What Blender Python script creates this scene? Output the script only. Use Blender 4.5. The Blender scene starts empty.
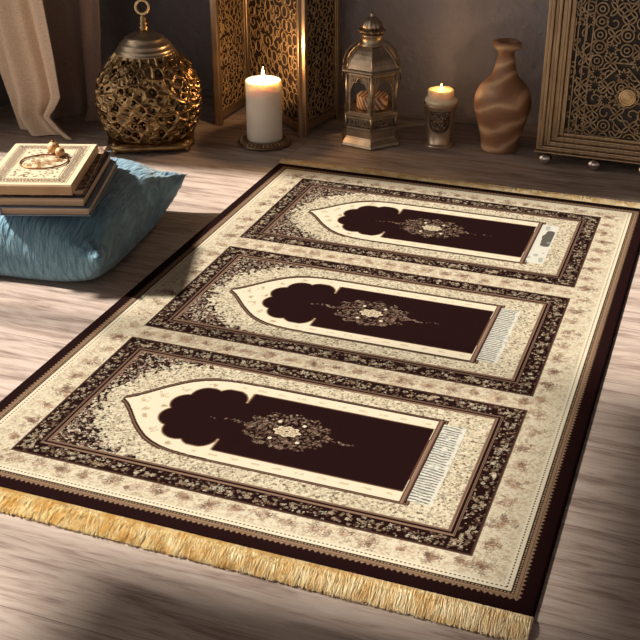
import bpy, math, random
import numpy as np
from mathutils import Vector, Matrix
random.seed(7)
C = bpy.context.scene.collection
PI = math.pi

# ------------------------------------------------------------------ helpers
def srgb(r, g, b):
    f = lambda c: (c/255/12.92) if c/255 <= .04045 else ((c/255+.055)/1.055)**2.4
    return (f(r), f(g), f(b))

class MB:
    """collects vertices and faces of ONE mesh"""
    def __init__(s): s.v = []; s.f = []; s.sm = []
    def add(s, vs, fs, smooth=False):
        o = len(s.v); s.v += [tuple(v) for v in vs]
        s.f += [tuple(i+o for i in f) for f in fs]; s.sm += [smooth]*len(fs); return s
    def box(s, x0, x1, y0, y1, z0, z1, M=None):
        vs = [(x, y, z) for z in (z0, z1) for y in (y0, y1) for x in (x0, x1)]
        if M: vs = [M @ Vector(v) for v in vs]
        return s.add(vs, [(0,2,3,1),(4,5,7,6),(0,1,5,4),(2,6,7,3),(0,4,6,2),(1,3,7,5)])
    def lathe(s, prof, n=32, c=(0,0,0), fn=None, closed=True, smooth=True, rot=0, a1=2*PI):
        vs = []; fs = []
        for k, (r, z) in enumerate(prof):
            for i in range(n):
                a = rot + a1*i/n; rr = fn(a, r, z) if fn else r
                vs.append((c[0]+rr*math.cos(a), c[1]+rr*math.sin(a), c[2]+z))
        for k in range(len(prof)-1):
            for i in range(n):
                j = (i+1) % n
                fs.append((k*n+i, k*n+j, (k+1)*n+j, (k+1)*n+i))
        s.add(vs, fs, smooth)
        if closed:
            o = len(s.v)-len(vs)
            s.f.append(tuple(o+i for i in reversed(range(n)))); s.sm.append(False)
            s.f.append(tuple(o+(len(prof)-1)*n+i for i in range(n))); s.sm.append(False)
        return s
    def tube(s, pts, r, n=6, closed=False, up=(0,0,1), ry=None, smooth=True):
        P = [Vector(p) for p in pts]; m = len(P)
        if m < 2: return s
        vs = []; fs = []; up = Vector(up)
        for i in range(m):
            a = P[(i-1) % m] if (closed or i > 0) else P[i]
            b = P[(i+1) % m] if (closed or i < m-1) else P[i]
            t = b-a
            if t.length < 1e-9: t = Vector((1,0,0))
            t.normalize()
            u = up - up.dot(t)*t
            if u.length < 1e-4: u = Vector((1,0,0))-Vector((1,0,0)).dot(t)*t
            if u.length < 1e-4: u = Vector((0,1,0))-Vector((0,1,0)).dot(t)*t
            u.normalize(); w = t.cross(u)
            rr = r(i/(m-1)) if callable(r) else r
            for k in range(n):
                q = 2*PI*(k+.5)/n
                vs.append(P[i]+w*math.cos(q)*rr+u*math.sin(q)*(ry if ry else rr))
        L = m if closed else m-1
        for i in range(L):
            j = (i+1) % m
            for k in range(n):
                l = (k+1) % n
                fs.append((i*n+k, j*n+k, j*n+l, i*n+l))
        s.add(vs, fs, smooth and n > 4)
        if not closed:
            o = len(s.v)-len(vs)
            s.f.append(tuple(o+k for k in range(n))); s.sm.append(False)
            s.f.append(tuple(o+(m-1)*n+k for k in reversed(range(n)))); s.sm.append(False)
        return s
    def sphere(s, c, r, n=20, m=12, sq=(1,1,1), smooth=True):
        prof = [(math.sin(PI*k/m)*r*sq[0]+1e-5, -math.cos(PI*k/m)*r*sq[2]) for k in range(m+1)]
        return s.lathe(prof, n, c, smooth=smooth, closed=False)
    def build(s, name, mat, parent=None, loc=None, rotz=None, bevel=0, seg=2):
        me = bpy.data.meshes.new(name); me.from_pydata(s.v, [], s.f)
        me.polygons.foreach_set('use_smooth', s.sm); me.validate(); me.update()
        o = bpy.data.objects.new(name, me); C.objects.link(o)
        if mat: me.materials.append(mat)
        if parent: o.parent = parent
        if loc: o.location = loc
        if rotz is not None: o.rotation_euler = (0,0,rotz)
        if bevel:
            b = o.modifiers.new('bevel', 'BEVEL'); b.width = bevel; b.segments = seg; b.limit_method = 'ANGLE'
            b.angle_limit = math.radians(40)
        return o

def tag(o, label, cat, group=None):
    o['label'] = label; o['category'] = cat
    if group: o['group'] = group
    return o
def thing(name, label, cat, loc=(0,0,0), rotz=0, group=None):
    o = bpy.data.objects.new(name, None); C.objects.link(o); o.empty_display_size = .05
    o.location = loc; o.rotation_euler = (0,0,rotz); return tag(o, label, cat, group)
def struct(o): o['kind'] = 'structure'; return o

# ------------------------------------------------------------------ materials
def mat(name, col=(.5,.5,.5), rough=.6, metal=0, col2=None, scale=20, stretch=(1,1,1), bump=0, bscale=None,
        detail=4, contrast=(.35,.65), emit=None, estr=0, sss=0, sheen=0, coat=0, trans=0, spec=.5, bdist=.002):
    m = bpy.data.materials.new(name); m.use_nodes = True; nt = m.node_tree; N = nt.nodes; L = nt.links
    p = N['Principled BSDF']
    p.inputs['Base Color'].default_value = (*col, 1); p.inputs['Roughness'].default_value = rough
    p.inputs['Metallic'].default_value = metal; p.inputs['Specular IOR Level'].default_value = spec
    if emit: p.inputs['Emission Color'].default_value = (*emit, 1); p.inputs['Emission Strength'].default_value = estr
    if sss:
        p.inputs['Subsurface Weight'].default_value = sss; p.inputs['Subsurface Radius'].default_value = (1,.75,.5)
        p.inputs['Subsurface Scale'].default_value = .03
    if sheen: p.inputs['Sheen Weight'].default_value = sheen
    if coat: p.inputs['Coat Weight'].default_value = coat; p.inputs['Coat Roughness'].default_value = .15
    if trans: p.inputs['Transmission Weight'].default_value = trans
    if col2 or bump:
        tc = N.new('ShaderNodeTexCoord'); mp = N.new('ShaderNodeMapping'); mp.inputs['Scale'].default_value = stretch
        L.new(tc.outputs['Object'], mp.inputs['Vector'])
    if col2:
        nz = N.new('ShaderNodeTexNoise'); nz.inputs['Scale'].default_value = scale; nz.inputs['Detail'].default_value = detail
        L.new(mp.outputs[0], nz.inputs['Vector'])
        cr = N.new('ShaderNodeValToRGB'); cr.color_ramp.elements[0].position = contrast[0]; cr.color_ramp.elements[1].position = contrast[1]
        cr.color_ramp.elements[0].color = (*col, 1); cr.color_ramp.elements[1].color = (*col2, 1)
        L.new(nz.outputs['Fac'], cr.inputs[0]); L.new(cr.outputs[0], p.inputs['Base Color'])
    if bump:
        nb = N.new('ShaderNodeTexNoise'); nb.inputs['Scale'].default_value = bscale or scale*2; nb.inputs['Detail'].default_value = 6
        L.new(mp.outputs[0], nb.inputs['Vector'])
        bp = N.new('ShaderNodeBump'); bp.inputs['Strength'].default_value = bump; bp.inputs['Distance'].default_value = bdist
        L.new(nb.outputs['Fac'], bp.inputs['Height']); L.new(bp.outputs[0], p.inputs['Normal'])
    return m

M = {}
M['brass'] = mat('aged_brass', (.42,.28,.13), .33, 1, (.22,.14,.07), 30, bump=.3, bscale=60)
M['brass_frame'] = mat('dull_gold_frame', (.48,.35,.22), .36, .85, (.34,.235,.145), 12, stretch=(8,8,1), bump=.15, bscale=40)
M['gold'] = mat('gold_fretwork', (.86,.64,.36), .45, .6, (.70,.48,.24), 40)
M['bronze'] = mat('dark_bronze', (.28,.19,.11), .42, .85, (.16,.11,.07), 25, bump=.4, bscale=90)
M['pewter'] = mat('antique_pale_bronze', (.46,.37,.26), .38, .9, (.30,.23,.16), 22, bump=.3, bscale=70)
M['steel'] = mat('brushed_silver', (.62,.56,.50), .25, 1)
M['amber_back'] = mat('amber_backing', (.032,.014,.007), .85, 0, (.02,.009,.005), 30)
M['dark_back'] = mat('dark_backing', (.035,.026,.022), .7, 0, (.06,.045,.035), 30)
M['wax'] = mat('ivory_wax', (.84,.77,.65), .5, 0, sss=.9)
M['wax_warm'] = mat('cream_wax', (.85,.72,.48), .5, 0, sss=.8)
M['wick'] = mat('wick', (.02,.015,.01), .9)
M['flame'] = mat('flame', (1,.7,.3), .5, 0, emit=(1,.62,.22), estr=22)
M['glass'] = mat('clear_glass', (.9,.88,.82), .05, 0, trans=1)

def floor_material():
    m = bpy.data.materials.new('worn_wood_planks'); m.use_nodes = True; nt = m.node_tree; N = nt.nodes; L = nt.links
    p = N['Principled BSDF']; p.inputs['Roughness'].default_value = .5; p.inputs['Specular IOR Level'].default_value = .4
    tc = N.new('ShaderNodeTexCoord')
    br = N.new('ShaderNodeTexBrick'); br.inputs['Scale'].default_value = 1; br.inputs['Brick Width'].default_value = 4.6
    br.inputs['Row Height'].default_value = .262; br.inputs['Mortar Size'].default_value = .0009; br.inputs['Mortar Smooth'].default_value = .4
    br.inputs['Color1'].default_value = (.35,.35,.35,1); br.inputs['Color2'].default_value = (.65,.65,.65,1); br.inputs['Mortar'].default_value = (0,0,0,1)
    br.offset = .37
    L.new(tc.outputs['Object'], br.inputs['Vector'])
    # stretched grain, a different piece of it on each board
    ad = N.new('ShaderNodeVectorMath'); ad.operation = 'MULTIPLY_ADD'
    L.new(br.outputs['Color'], ad.inputs[0]); ad.inputs[1].default_value = (7,3,5); L.new(tc.outputs['Object'], ad.inputs[2])
    mp = N.new('ShaderNodeMapping'); mp.inputs['Scale'].default_value = (1.7,15,1); L.new(ad.outputs[0], mp.inputs['Vector'])
    n1 = N.new('ShaderNodeTexNoise'); n1.inputs['Scale'].default_value = 2.4; n1.inputs['Detail'].default_value = 9; n1.inputs['Roughness'].default_value = .62
    n1.inputs['Distortion'].default_value = .8
    L.new(mp.outputs[0], n1.inputs['Vector'])
    mp2 = N.new('ShaderNodeMapping'); mp2.inputs['Scale'].default_value = (7,120,1); L.new(ad.outputs[0], mp2.inputs['Vector'])
    n2 = N.new('ShaderNodeTexNoise'); n2.inputs['Scale'].default_value = 3; n2.inputs['Detail'].default_value = 6; L.new(mp2.outputs[0], n2.inputs['Vector'])
    mx = N.new('ShaderNodeMath'); mx.operation = 'MULTIPLY_ADD'; L.new(n2.outputs['Fac'], mx.inputs[0]); mx.inputs[1].default_value = .40
    L.new(n1.outputs['Fac'], mx.inputs[2])
    cr = N.new('ShaderNodeValToRGB'); e = cr.color_ramp.elements
    e[0].position = .43; e[0].color = (.125,.088,.070,1); e[1].position = .97; e[1].color = (.46,.385,.33,1)
    a = e.new(.58); a.color = (.225,.165,.134,1); a = e.new(.73); a.color = (.37,.295,.245,1)
    L.new(mx.outputs[0], cr.inputs[0])
    mm = N.new('ShaderNodeMix'); mm.data_type = 'RGBA'; mm.blend_type = 'MIX'
    L.new(br.outputs['Fac'], mm.inputs['Factor']); L.new(cr.outputs[0], mm.inputs['A']); mm.inputs['B'].default_value = (.12,.085,.066,1)
    L.new(mm.outputs['Result'], p.inputs['Base Color'])
    sb = N.new('ShaderNodeMath'); sb.operation = 'SUBTRACT'; L.new(mx.outputs[0], sb.inputs[0]); L.new(br.outputs['Fac'], sb.inputs[1])
    bp = N.new('ShaderNodeBump'); bp.inputs['Strength'].default_value = .45; bp.inputs['Distance'].default_value = .004
    L.new(sb.outputs[0], bp.inputs['Height']); L.new(bp.outputs[0], p.inputs['Normal'])
    return m

def plaster_material(name, c1, c2):
    m = mat(name, c1, .85, 0, c2, 3.5, detail=7, contrast=(.35,.7), bump=.9, bscale=28, bdist=.012)
    return m

# ------------------------------------------------------------------ the room
XL, YB = -1.22, 2.43
struct(MB().box(-4, 4.5, -3, YB+.1, -.1, 0).build('floor', floor_material()))
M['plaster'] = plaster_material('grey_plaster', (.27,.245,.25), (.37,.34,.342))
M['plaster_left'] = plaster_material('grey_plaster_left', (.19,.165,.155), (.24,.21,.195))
struct(MB().box(XL-.15, 4.5, YB, YB+.12, 0, 3.2).build('wall_back', M['plaster']))
# left wall; unseen openings with stepped tops, shaped to place the sun patches
wl = MB()
W1 = (.50, 1.57, .04, 2.95); W2 = (-.28, .49, .04, 2.42); W3 = (-.66, -.29, .04, 1.72)
for (a, b, c, d) in ((W1[1], YB, 0, 3.2), (W2[1], W1[0], 0, 3.2), (W3[1], W2[0], 0, 3.2), (-3, W3[0], 0, 3.2), (W3[0], W3[1], 0, W3[2]), (W3[0], W3[1], W3[3], 3.2), (W1[0], W1[1], 0, W1[2]), (W1[0], W1[1], W1[3], 3.2),
                     (W2[0], W2[1], 0, W2[2]), (W2[0], W2[1], W2[3], 3.2)):
    wl.box(XL-.15, XL, a, b, c, d)
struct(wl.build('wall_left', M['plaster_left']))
struct(MB().box(XL-.15, 4.5, -3, YB+.12, 3.2, 3.3).build('ceiling', M['plaster_left']))  # out of view, added to block sky light from overhead
M['trim'] = mat('painted_trim', (.30,.25,.22), .5)
for k, w in enumerate((W1, W2, W3)):  # frames for those unseen openings; the lower ones added to limit the sun
    f = MB(); t = .012
    f.box(XL-.1, XL-.04, w[0], w[0]+t, w[2], w[3]); f.box(XL-.1, XL-.04, w[1]-t, w[1], w[2], w[3])
    f.box(XL-.1, XL-.04, w[0]+t, w[1]-t, w[2], w[2]+t); f.box(XL-.1, XL-.04, w[0]+t, w[1]-t, w[3]-t, w[3])
    struct(f.build('window_%d' % (k+1), M['trim'], bevel=.004))
struct(MB().box(XL, 4.5, YB-.012, YB, 0, .022).build('baseboard_back', M['trim'], bevel=.003))

# ------------------------------------------------------------------ the rug
RW, RH, RT = 1.173, 1.80, .009
def rug_colours(nx, ny):
    rs = np.random.RandomState(3)
    x = np.linspace(0, RW, nx); y = np.linspace(0, RH, ny)
    X, Y = np.meshgrid(x, y)
    px = RW/(nx-1)
    def lin(r, g, b): return np.array(srgb(r, g, b), dtype=np.float32)
    BLK = lin(34,15,14); BLK2 = lin(44,24,21); CRM = lin(222,212,184); CRM2 = lin(234,222,194); TAN = lin(140,112,92); BRN = lin(104,76,62)
    GLD = lin(170,146,116); LIN = lin(92,64,52); WHT = lin(222,220,205)
    img = np.zeros((ny, nx, 3), np.float32); img[:] = BLK
    def put(mask, col, a=1.0):
        if mask.dtype == bool: mask = mask.astype(np.float32)
        w = (mask*a)[..., None]; img[:] = img*(1-w)+col*w
    def put_at(sl, w, col):
        v = img[sl]; v[:] = v*(1-w[..., None])+col*w[..., None]
    # ---- stamps ----
    def flower(r, kind):
        n = int(math.ceil(r/px))+1
        g = np.arange(-n, n+1)*px; gx, gy = np.meshgrid(g, g)
        th = rs.rand()*6.28; rr = np.hypot(gx, gy); a = np.arctan2(gy, gx)+th
        if kind == 0:      # blossom outline
            k = rs.randint(5, 8); R = r*(.72+.28*np.cos(k*a)); w = ((rr < R) & (rr > R*.52)) | (rr < r*.2)
        elif kind == 1:    # solid blossom
            k = rs.randint(4, 7); R = r*(.7+.3*np.cos(k*a)); w = (rr < R) & ~((rr > r*.22) & (rr < r*.38))
        elif kind == 2:    # leaf
            u = gx*np.cos(th)+gy*np.sin(th); v = -gx*np.sin(th)+gy*np.cos(th); w = (np.abs(u) < r) & (np.abs(v-.25*u*u/r) < .28*r*(1-(u/r)**2))
        else:              # curling tendril
            R = r*(.35+.6*((a % (2*PI))/(2*PI))); w = np.abs(rr-R) < max(px*.55, r*.13)
        return n, w.astype(np.float32)
    def scatter(count, region, cols, rmin, rmax, alpha=(.6,1), kinds=(0,1,2,3), xr=(0,RW), yr=(0,RH)):
        i0, i1 = max(0, int(xr[0]/px)), min(nx, int(xr[1]/px)+1); j0, j1 = max(0, int(yr[0]/px)), min(ny, int(yr[1]/px)+1)
        jj, ii = np.nonzero(region[j0:j1, i0:i1])
        if len(ii) == 0: return
        pk = rs.randint(len(ii), size=count)
        for i, j in zip(ii[pk]+i0, jj[pk]+j0):
            i = int(i); j = int(j)
            n, w = flower(rs.uniform(rmin, rmax), kinds[rs.randint(len(kinds))])
            if i-n < 0 or j-n < 0 or i+n+1 > nx or j+n+1 > ny: continue
            sl = (slice(j-n, j+n+1), slice(i-n, i+n+1))
            w = w*region[sl]*rs.uniform(*alpha)
            put_at(sl, w, cols[rs.randint(len(cols))])
    def noise(sc):
        a = rs.rand(int(RH/sc)+3, int(RW/sc)+3).astype(np.float32)
        u = X/sc; v = Y/sc; i = u.astype(int); j = v.astype(int); fu = u-i; fv = v-j
        fu = fu*fu*(3-2*fu); fv = fv*fv*(3-2*fv)
        return (a[j, i]*(1-fu)*(1-fv)+a[j, i+1]*fu*(1-fv)+a[j+1, i]*(1-fu)*fv+a[j+1, i+1]*fu*fv)
    # ---- outer border ----
    e = np.minimum(np.minimum(X, RW-X), np.minimum(Y, RH-Y))
    along = np.where(np.minimum(X, RW-X) < np.minimum(Y, RH-Y), Y, X)
    tri = np.abs((along/.0105) % 1-.5)*2
    put((e > .0265+.006*tri) & (e < .0395), lin(150,122,96))
    put((e > .0335) & (e < .035), BRN)
    put((e > .0415) & (e < .0432) & ((along/.006) % 1 < .6), GLD)
    put(e > .046, CRM2)
    put((np.abs(e-.0545) < .0014) & ((along/.0078) % 1 < .5), BLK)
    put(e > .059, CRM)
    field = e > .0605
    n4 = noise(.004); n8 = noise(.0085)
    put(field & (n4 > .66), lin(196,178,146), .7)
    put(field & (n4 < .22), CRM2, .6)
    put(field & (noise(.0025) > .8), TAN, .45)
    # ---- the three prayer panels ----
    PX0, PX1 = .125, 1.0475
    rows = (.109, .6535, 1.2045); PHh = .4885
    inpan = np.zeros_like(field)
    for y0 in rows: inpan |= (X > PX0) & (X < PX1) & (Y > y0) & (Y < y0+PHh)
    margin = field & ~inpan
    # blossom garlands in the cream margin
    def cluster(cx, cy, s, dark):
        m = margin
        for _ in range(int(64*s)):
            a = rs.rand()*6.28; d = abs(rs.normal(0, .42))
            qx = cx+math.cos(a)*d*.036*s; qy = cy+math.sin(a)*d*.029*s
            i = int(qx/px); j = int(qy/px)
            n, w = flower(rs.uniform(.0035, .0085), (0,1,1,2)[rs.randint(4)])
            if i-n < 0 or j-n < 0 or i+n+1 > nx or j+n+1 > ny: continue
            sl = (slice(j-n, j+n+1), slice(i-n, i+n+1))
            put_at(sl, w*m[sl]*rs.uniform(.4,.8), (TAN, BRN, lin(190,158,130), CRM2 if rs.rand() < .5 else (BRN if dark else TAN))[rs.randint(4)])
    for k, yy in enumerate(np.arange(.09, RH-.05, .062)):
        for cx in (.103, RW-.103): cluster(cx+rs.uniform(-.006,.006), yy, .72 if k % 2 else 1.1, k % 2 == 0)
    for yy in (.088, .625, 1.173, RH-.085):
        for k, xx in enumerate(np.arange(.15, 1.05, .052)):
            cluster(xx, yy+rs.uniform(-.004,.004), .60 if k % 2 else .95, k % 2 == 0)
    gap = margin & (((Y > .597) & (Y < .6535)) | ((Y > 1.142) & (Y < 1.2045))) & (X > PX0) & (X < PX1)
    put(gap & (n8 > .62), lin(188,162,134), .45)
    scatter(5200, margin, (TAN, lin(186,166,136), lin(168,140,114)), .002, .0045, (.25,.55))
    for pi, y0 in enumerate(rows):
        yc = y0+PHh/2; dy = np.abs(Y-yc); sy = Y-yc
        d = np.minimum(np.minimum(X-PX0, PX1-X), PHh/2-dy)
        P = d > 0
        put(P, BLK); put(P & (d < .0022), BRN); put(P & (d > .0036) & (d < .0048), BRN, .6)
        band = (d > .0055) & (d < .040)
        scatter(1700, band, (CRM, lin(196,170,140), GLD, BRN, TAN, BRN), .0016, .0038, (.45,.95), yr=(y0, y0+PHh))
        mids = (np.abs(d-.0225) < .011)
        scatter(420, mids, (CRM, GLD, lin(200,176,150)), .003, .0062, (.45,.85), (0,1,1), yr=(y0, y0+PHh))
        put((d > .0415) & (d < .046), TAN); put((d > .0432) & (d < .0442), BLK)
        put((d > .046) & (d < .051), BLK); put((d > .051) & (d < .0572), TAN); put((d > .0535) & (d < .0546), LIN)
        inner = d > .0572
        # cream ground behind the arch, its edge fraying into the dark spandrels
        halo = np.sqrt(((X-.452)/.248)**2+(sy/.203)**2)
        cream = inner & ((X > .452) | (halo < 1))
        edge = halo+(n8-.5)*.20
        creamn = inner & ((X > .452) | (edge < 1.0))
        spand = inner & ~creamn
        scatter(1150, spand, (CRM2, CRM, TAN, GLD, lin(186,150,138), BRN), .0014, .0036, (.5,1), xr=(PX0, .5), yr=(y0, y0+PHh))
        put(creamn, lin(200,190,160))
        put(creamn & (n4 > .55), CRM2, .8)
        scatter(3000, creamn, (CRM2, CRM), .0018, .0036, (.6,1), xr=(.19,1.0), yr=(y0, y0+PHh))
        scatter(6600, creamn, (BRN, lin(110,90,66), lin(150,130,98), lin(78,60,46), lin(60,44,34)), .0014, .0034, (.5,1), (0,1,2,3,3), xr=(.19, 1.0), yr=(y0, y0+PHh))
        rim = inner & (np.abs(edge-1.0) < .16) & (X < .452)
        scatter(420, rim, (CRM2, CRM, BLK, BLK), .0015, .004, (.5,1), xr=(PX0, .47), yr=(y0, y0+PHh))
        put(creamn & (rs.rand(ny, nx) > .95), BRN, .6)
        # the arch
        ax = np.array([.243,.252,.262,.275,.290,.310,.330,.350,.372,.395,.420,.450,.5,.897])
        ah = np.array([.000,.006,.015,.029,.047,.071,.091,.108,.121,.130,.1355,.1385,.140,.140])
        H = np.interp(X, ax, ah, left=-1)
        arch = (dy < H) & (X < .897)
        def grow(t):
            s = t*np.where(X < .40, 1.35, 1.0)
            return (dy < np.interp(X+t*.4, ax, ah, left=-1)+s) & (X > .236-t*.5) & (X < .897+t)
        put(grow(.0088), lin(70,46,36)); put(grow(.0058), lin(128,100,78)); put(grow(.0036), BLK2)
        put(arch, CRM2)
        put((X > .8865) & (X < .897) & (dy < .146), LIN); put((X > .8895) & (X < .8935) & (dy < .146), TAN)
        # small sprigs on the plain cream border
        for (sx, sd, rr) in ((.285,.012,.010),(.312,.040,.012),(.335,.002,.007),(.348,.078,.012),(.398,.112,.010),(.305,-.018,.008),(.318,-.045,.012),(.355,-.083,.011),(.405,-.118,.008)):
            for _ in range(7):
                qx = sx+rs.normal(0, rr*.42); qy = yc+sd+rs.normal(0, rr*.42); i = int(qx/px); j = int(qy/px)
                n, w = flower(rs.uniform(.003,.005), (0,1,3)[rs.randint(3)]); sl = (slice(j-n, j+n+1), slice(i-n, i+n+1))
                put_at(sl, w*arch[sl]*.75, lin(168,146,108))
        sprig = (np.abs(dy-.124) < .003) & (X > .46) & (X < .88) & (((X/.045) % 1) < .42) & (n4 > .35)
        put(sprig, lin(190,168,130), .6)
        def circ(cx, cyo, r): return (X-cx)**2+(dy-cyo)**2 < r*r
        def core(g):
            c = circ(.376,.026,.034+g)|circ(.404,.064,.034+g)|circ(.452,.072,.036+g)|((X > .42-g) & (X < .885+g) & (dy < .070))|((X > .4955-g) & (X < .885) & (dy < .108+g))|((X > .38) & (X < .5) & (dy < .05))
            return c & ~((X < .4965) & (dy > .106+g))
        put(core(.0042), GLD); put(core(.0022), LIN); put(core(0), BLK)
        put(core(0) & (X > .8835), LIN)
        # medallion
        mx_, R = .610, np.hypot((X-.610)/.098, sy/.068)
        a = np.arctan2(sy/.068, (X-.610)/.098)
        body = (R < .93+.07*np.cos(a*12)) & (np.abs(X-.61)/.125+dy/.080 < 1.12)
        taper = .0065*np.clip(1-np.abs(np.abs(X-.61)-.09)/.085, 0.15, 1)
        tail = (np.abs(sy-.0035*np.sin((X-.61)*90)) < taper) & (np.abs(X-.61) > .07) & (np.abs(X-.61) < .170)
        md = (body | tail)
        scatter(760, md, (lin(186,166,140), lin(150,128,108), TAN, TAN, BRN), .0018, .0042, (.35,.8), xr=(.43,.79), yr=(yc-.075, yc+.075))
        rr = np.hypot((X-.610)/.030, sy/.0195); rr2 = rr/(.90+.10*np.cos(a*8))
        put(rr2 < 1.12, BLK); put(rr2 < 1.0, lin(214,200,168)); put((rr2 > .68) & (rr2 < .76), TAN); put((rr2 > .36) & (rr2 < .46), TAN); put(rr2 < .16, BRN)
        put((rr2 > .45) & (rr2 < .7) & (np.cos(a*8) > .75), TAN, .7)
        for s1, s2 in ((.022,.030),(-.022,.030),(.028,-.030),(-.02,-.032)):
            put(np.hypot(X-.61-s1*1.2, sy-s2) < .0042, CRM2)
        # strip of pale fringe woven beyond the foot of the niche
        st = (X > .899) & (X < .946) & (dy < .134)
        put(st, WHT, .92)
        if pi < 2:
            ph = (Y+.10*(X-.9))/(.0084); wob = (noise(.012)-.5)*.5
            stroke = ((ph+wob) % 1 < .42) & (noise(.02) > .12)
            put(st & stroke & (X < .944-.01*n8), lin(52,50,46), .8)
            put(st & (n8 > .8), lin(150,160,150), .5)
        else:
            put(st & (noise(.030) < .30), BLK, .85); put(st & (noise(.018) > .72), lin(150,160,152), .7)
    return img*.52

def build_rug():
    root = thing('prayer_rug', 'dark brown and cream prayer rug with three arched niches and golden fringes', 'rug', (0,0,0))
    st = .0013
    nx = int(RW/st)+1; ny = int(RH/(RW/(nx-1)))+1
    img = rug_colours(nx, ny)
    x = np.linspace(0, RW, nx); y = np.linspace(0, RH, ny)
    X, Y = np.meshgrid(x, y); e = np.minimum(np.minimum(X, RW-X), np.minimum(Y, RH-Y))
    Z = RT-.004*np.clip(1-e/.006, 0, 1)**2
    co = np.stack([X, Y, Z], -1).reshape(-1, 3)
    # skirt down to the floor
    ring = np.concatenate([np.arange(nx), (np.arange(1, ny))*nx+nx-1, (ny-1)*nx+np.arange(nx-2, -1, -1), np.arange(ny-2, 0, -1)*nx])
    low = co[ring].copy(); low[:, 2] = .0005
    n0 = len(co); co = np.concatenate([co, low])
    i = np.arange(nx-1); j = np.arange(ny-1); I, J = np.meshgrid(i, j); b = (J*nx+I).ravel()
    q = np.stack([b, b+1, b+nx+1, b+nx], -1)
    k = np.arange(len(ring)); k2 = (k+1) % len(ring)
    sk = np.stack([ring[k], n0+k, n0+k2, ring[k2]], -1)
    F = np.concatenate([q, sk]).astype(np.int32)
    me = bpy.data.meshes.new('pile')
    me.vertices.add(len(co)); me.vertices.foreach_set('co', co.astype(np.float32).ravel())
    me.loops.add(F.size); me.loops.foreach_set('vertex_index', F.ravel())
    me.polygons.add(len(F)); me.polygons.foreach_set('loop_start', np.arange(0, F.size, 4, dtype=np.int32))
    me.update(calc_edges=True)
    col = np.ones((len(co), 4), np.float32); c = img.reshape(-1, 3); col[:n0, :3] = c; col[n0:, :3] = c[ring]
    at = me.color_attributes.new('pattern', 'FLOAT_COLOR', 'POINT'); at.data.foreach_set('color', col.ravel())
    m = bpy.data.materials.new('woven_rug_pile'); m.use_nodes = True; N = m.node_tree.nodes; L = m.node_tree.links
    p = N['Principled BSDF']; p.inputs['Roughness'].default_value = .95; p.inputs['Specular IOR Level'].default_value = .03
    at = N.new('ShaderNodeAttribute'); at.attribute_name = 'pattern'
    L.new(at.outputs['Color'], p.inputs['Base Color'])
    tc = N.new('ShaderNodeTexCoord'); nz = N.new('ShaderNodeTexNoise'); nz.inputs['Scale'].default_value = 420; nz.inputs['Detail'].default_value = 3
    L.new(tc.outputs['Object'], nz.inputs['Vector'])
    bp = N.new('ShaderNodeBump'); bp.inputs['Strength'].default_value = .5; bp.inputs['Distance'].default_value = .0015
    L.new(nz.outputs['Fac'], bp.inputs['Height']); L.new(bp.outputs[0], p.inputs['Normal'])
    me.materials.append(m)
    o = bpy.data.objects.new('pile', me); C.objects.link(o); o.parent = root
    # fringes: a woven heading strip and fluffy golden strands
    rs = np.random.RandomState(11)
    heading = mat('fringe_heading', srgb(232,220,190), .9, 0, srgb(214,196,156), 120)
    gold = mat('golden_fringe', srgb(226,198,142), .8, 0, srgb(240,226,190), 34, contrast=(.38,.6), sheen=.3)
    for side, y0, s, ln in (('front', 0, -1, .060), ('back', RH, 1, .052)):
        n = 1500; V = []; Fc = []
        for layer in range(2):
            for k in range(n):
                xx = RW*(k+rs.rand())/n; l = ln*(.86+.16*rs.rand())*(1 if layer else .95); w = .0012
                sk_ = rs.normal(0, .0035); z0 = .004+.0035*layer; ph = rs.rand()*6.28; o0 = len(V)
                for t in (0, .25, .5, .75, 1):
                    yy = y0+s*(t*l); zz = max(.0016, z0+.005*math.sin(PI*min(1, t*1.1))*(1+.4*layer)*(.6+.7*rs.rand())-.0035*t)
                    cx = xx+sk_*t*t+.0012*math.sin(ph+t*7)
                    cx = min(max(cx, .0008), RW-.0008)
                    ww = w*(1-.35*t)
                    V += [(cx-ww, yy, zz-.0006), (cx+ww, yy, zz-.0006), (cx, yy, zz+.0011)]
                for t in range(4):
                    a = o0+t*3
                    for u in range(3):
                        v = (u+1) % 3; Fc.append((a+u, a+v, a+3+v, a+3+u))
        mb = MB(); mb.add(V, Fc); f = mb.build('fringe', gold, root); f['label'] = 'golden fringe along the %s end' % side
        hb = MB(); hb.box(.0, RW, min(y0, y0+s*.020), max(y0, y0+s*.020), .0005, .0072)
        hb.build('fringe_heading', heading, f)
    return root
build_rug()

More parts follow.
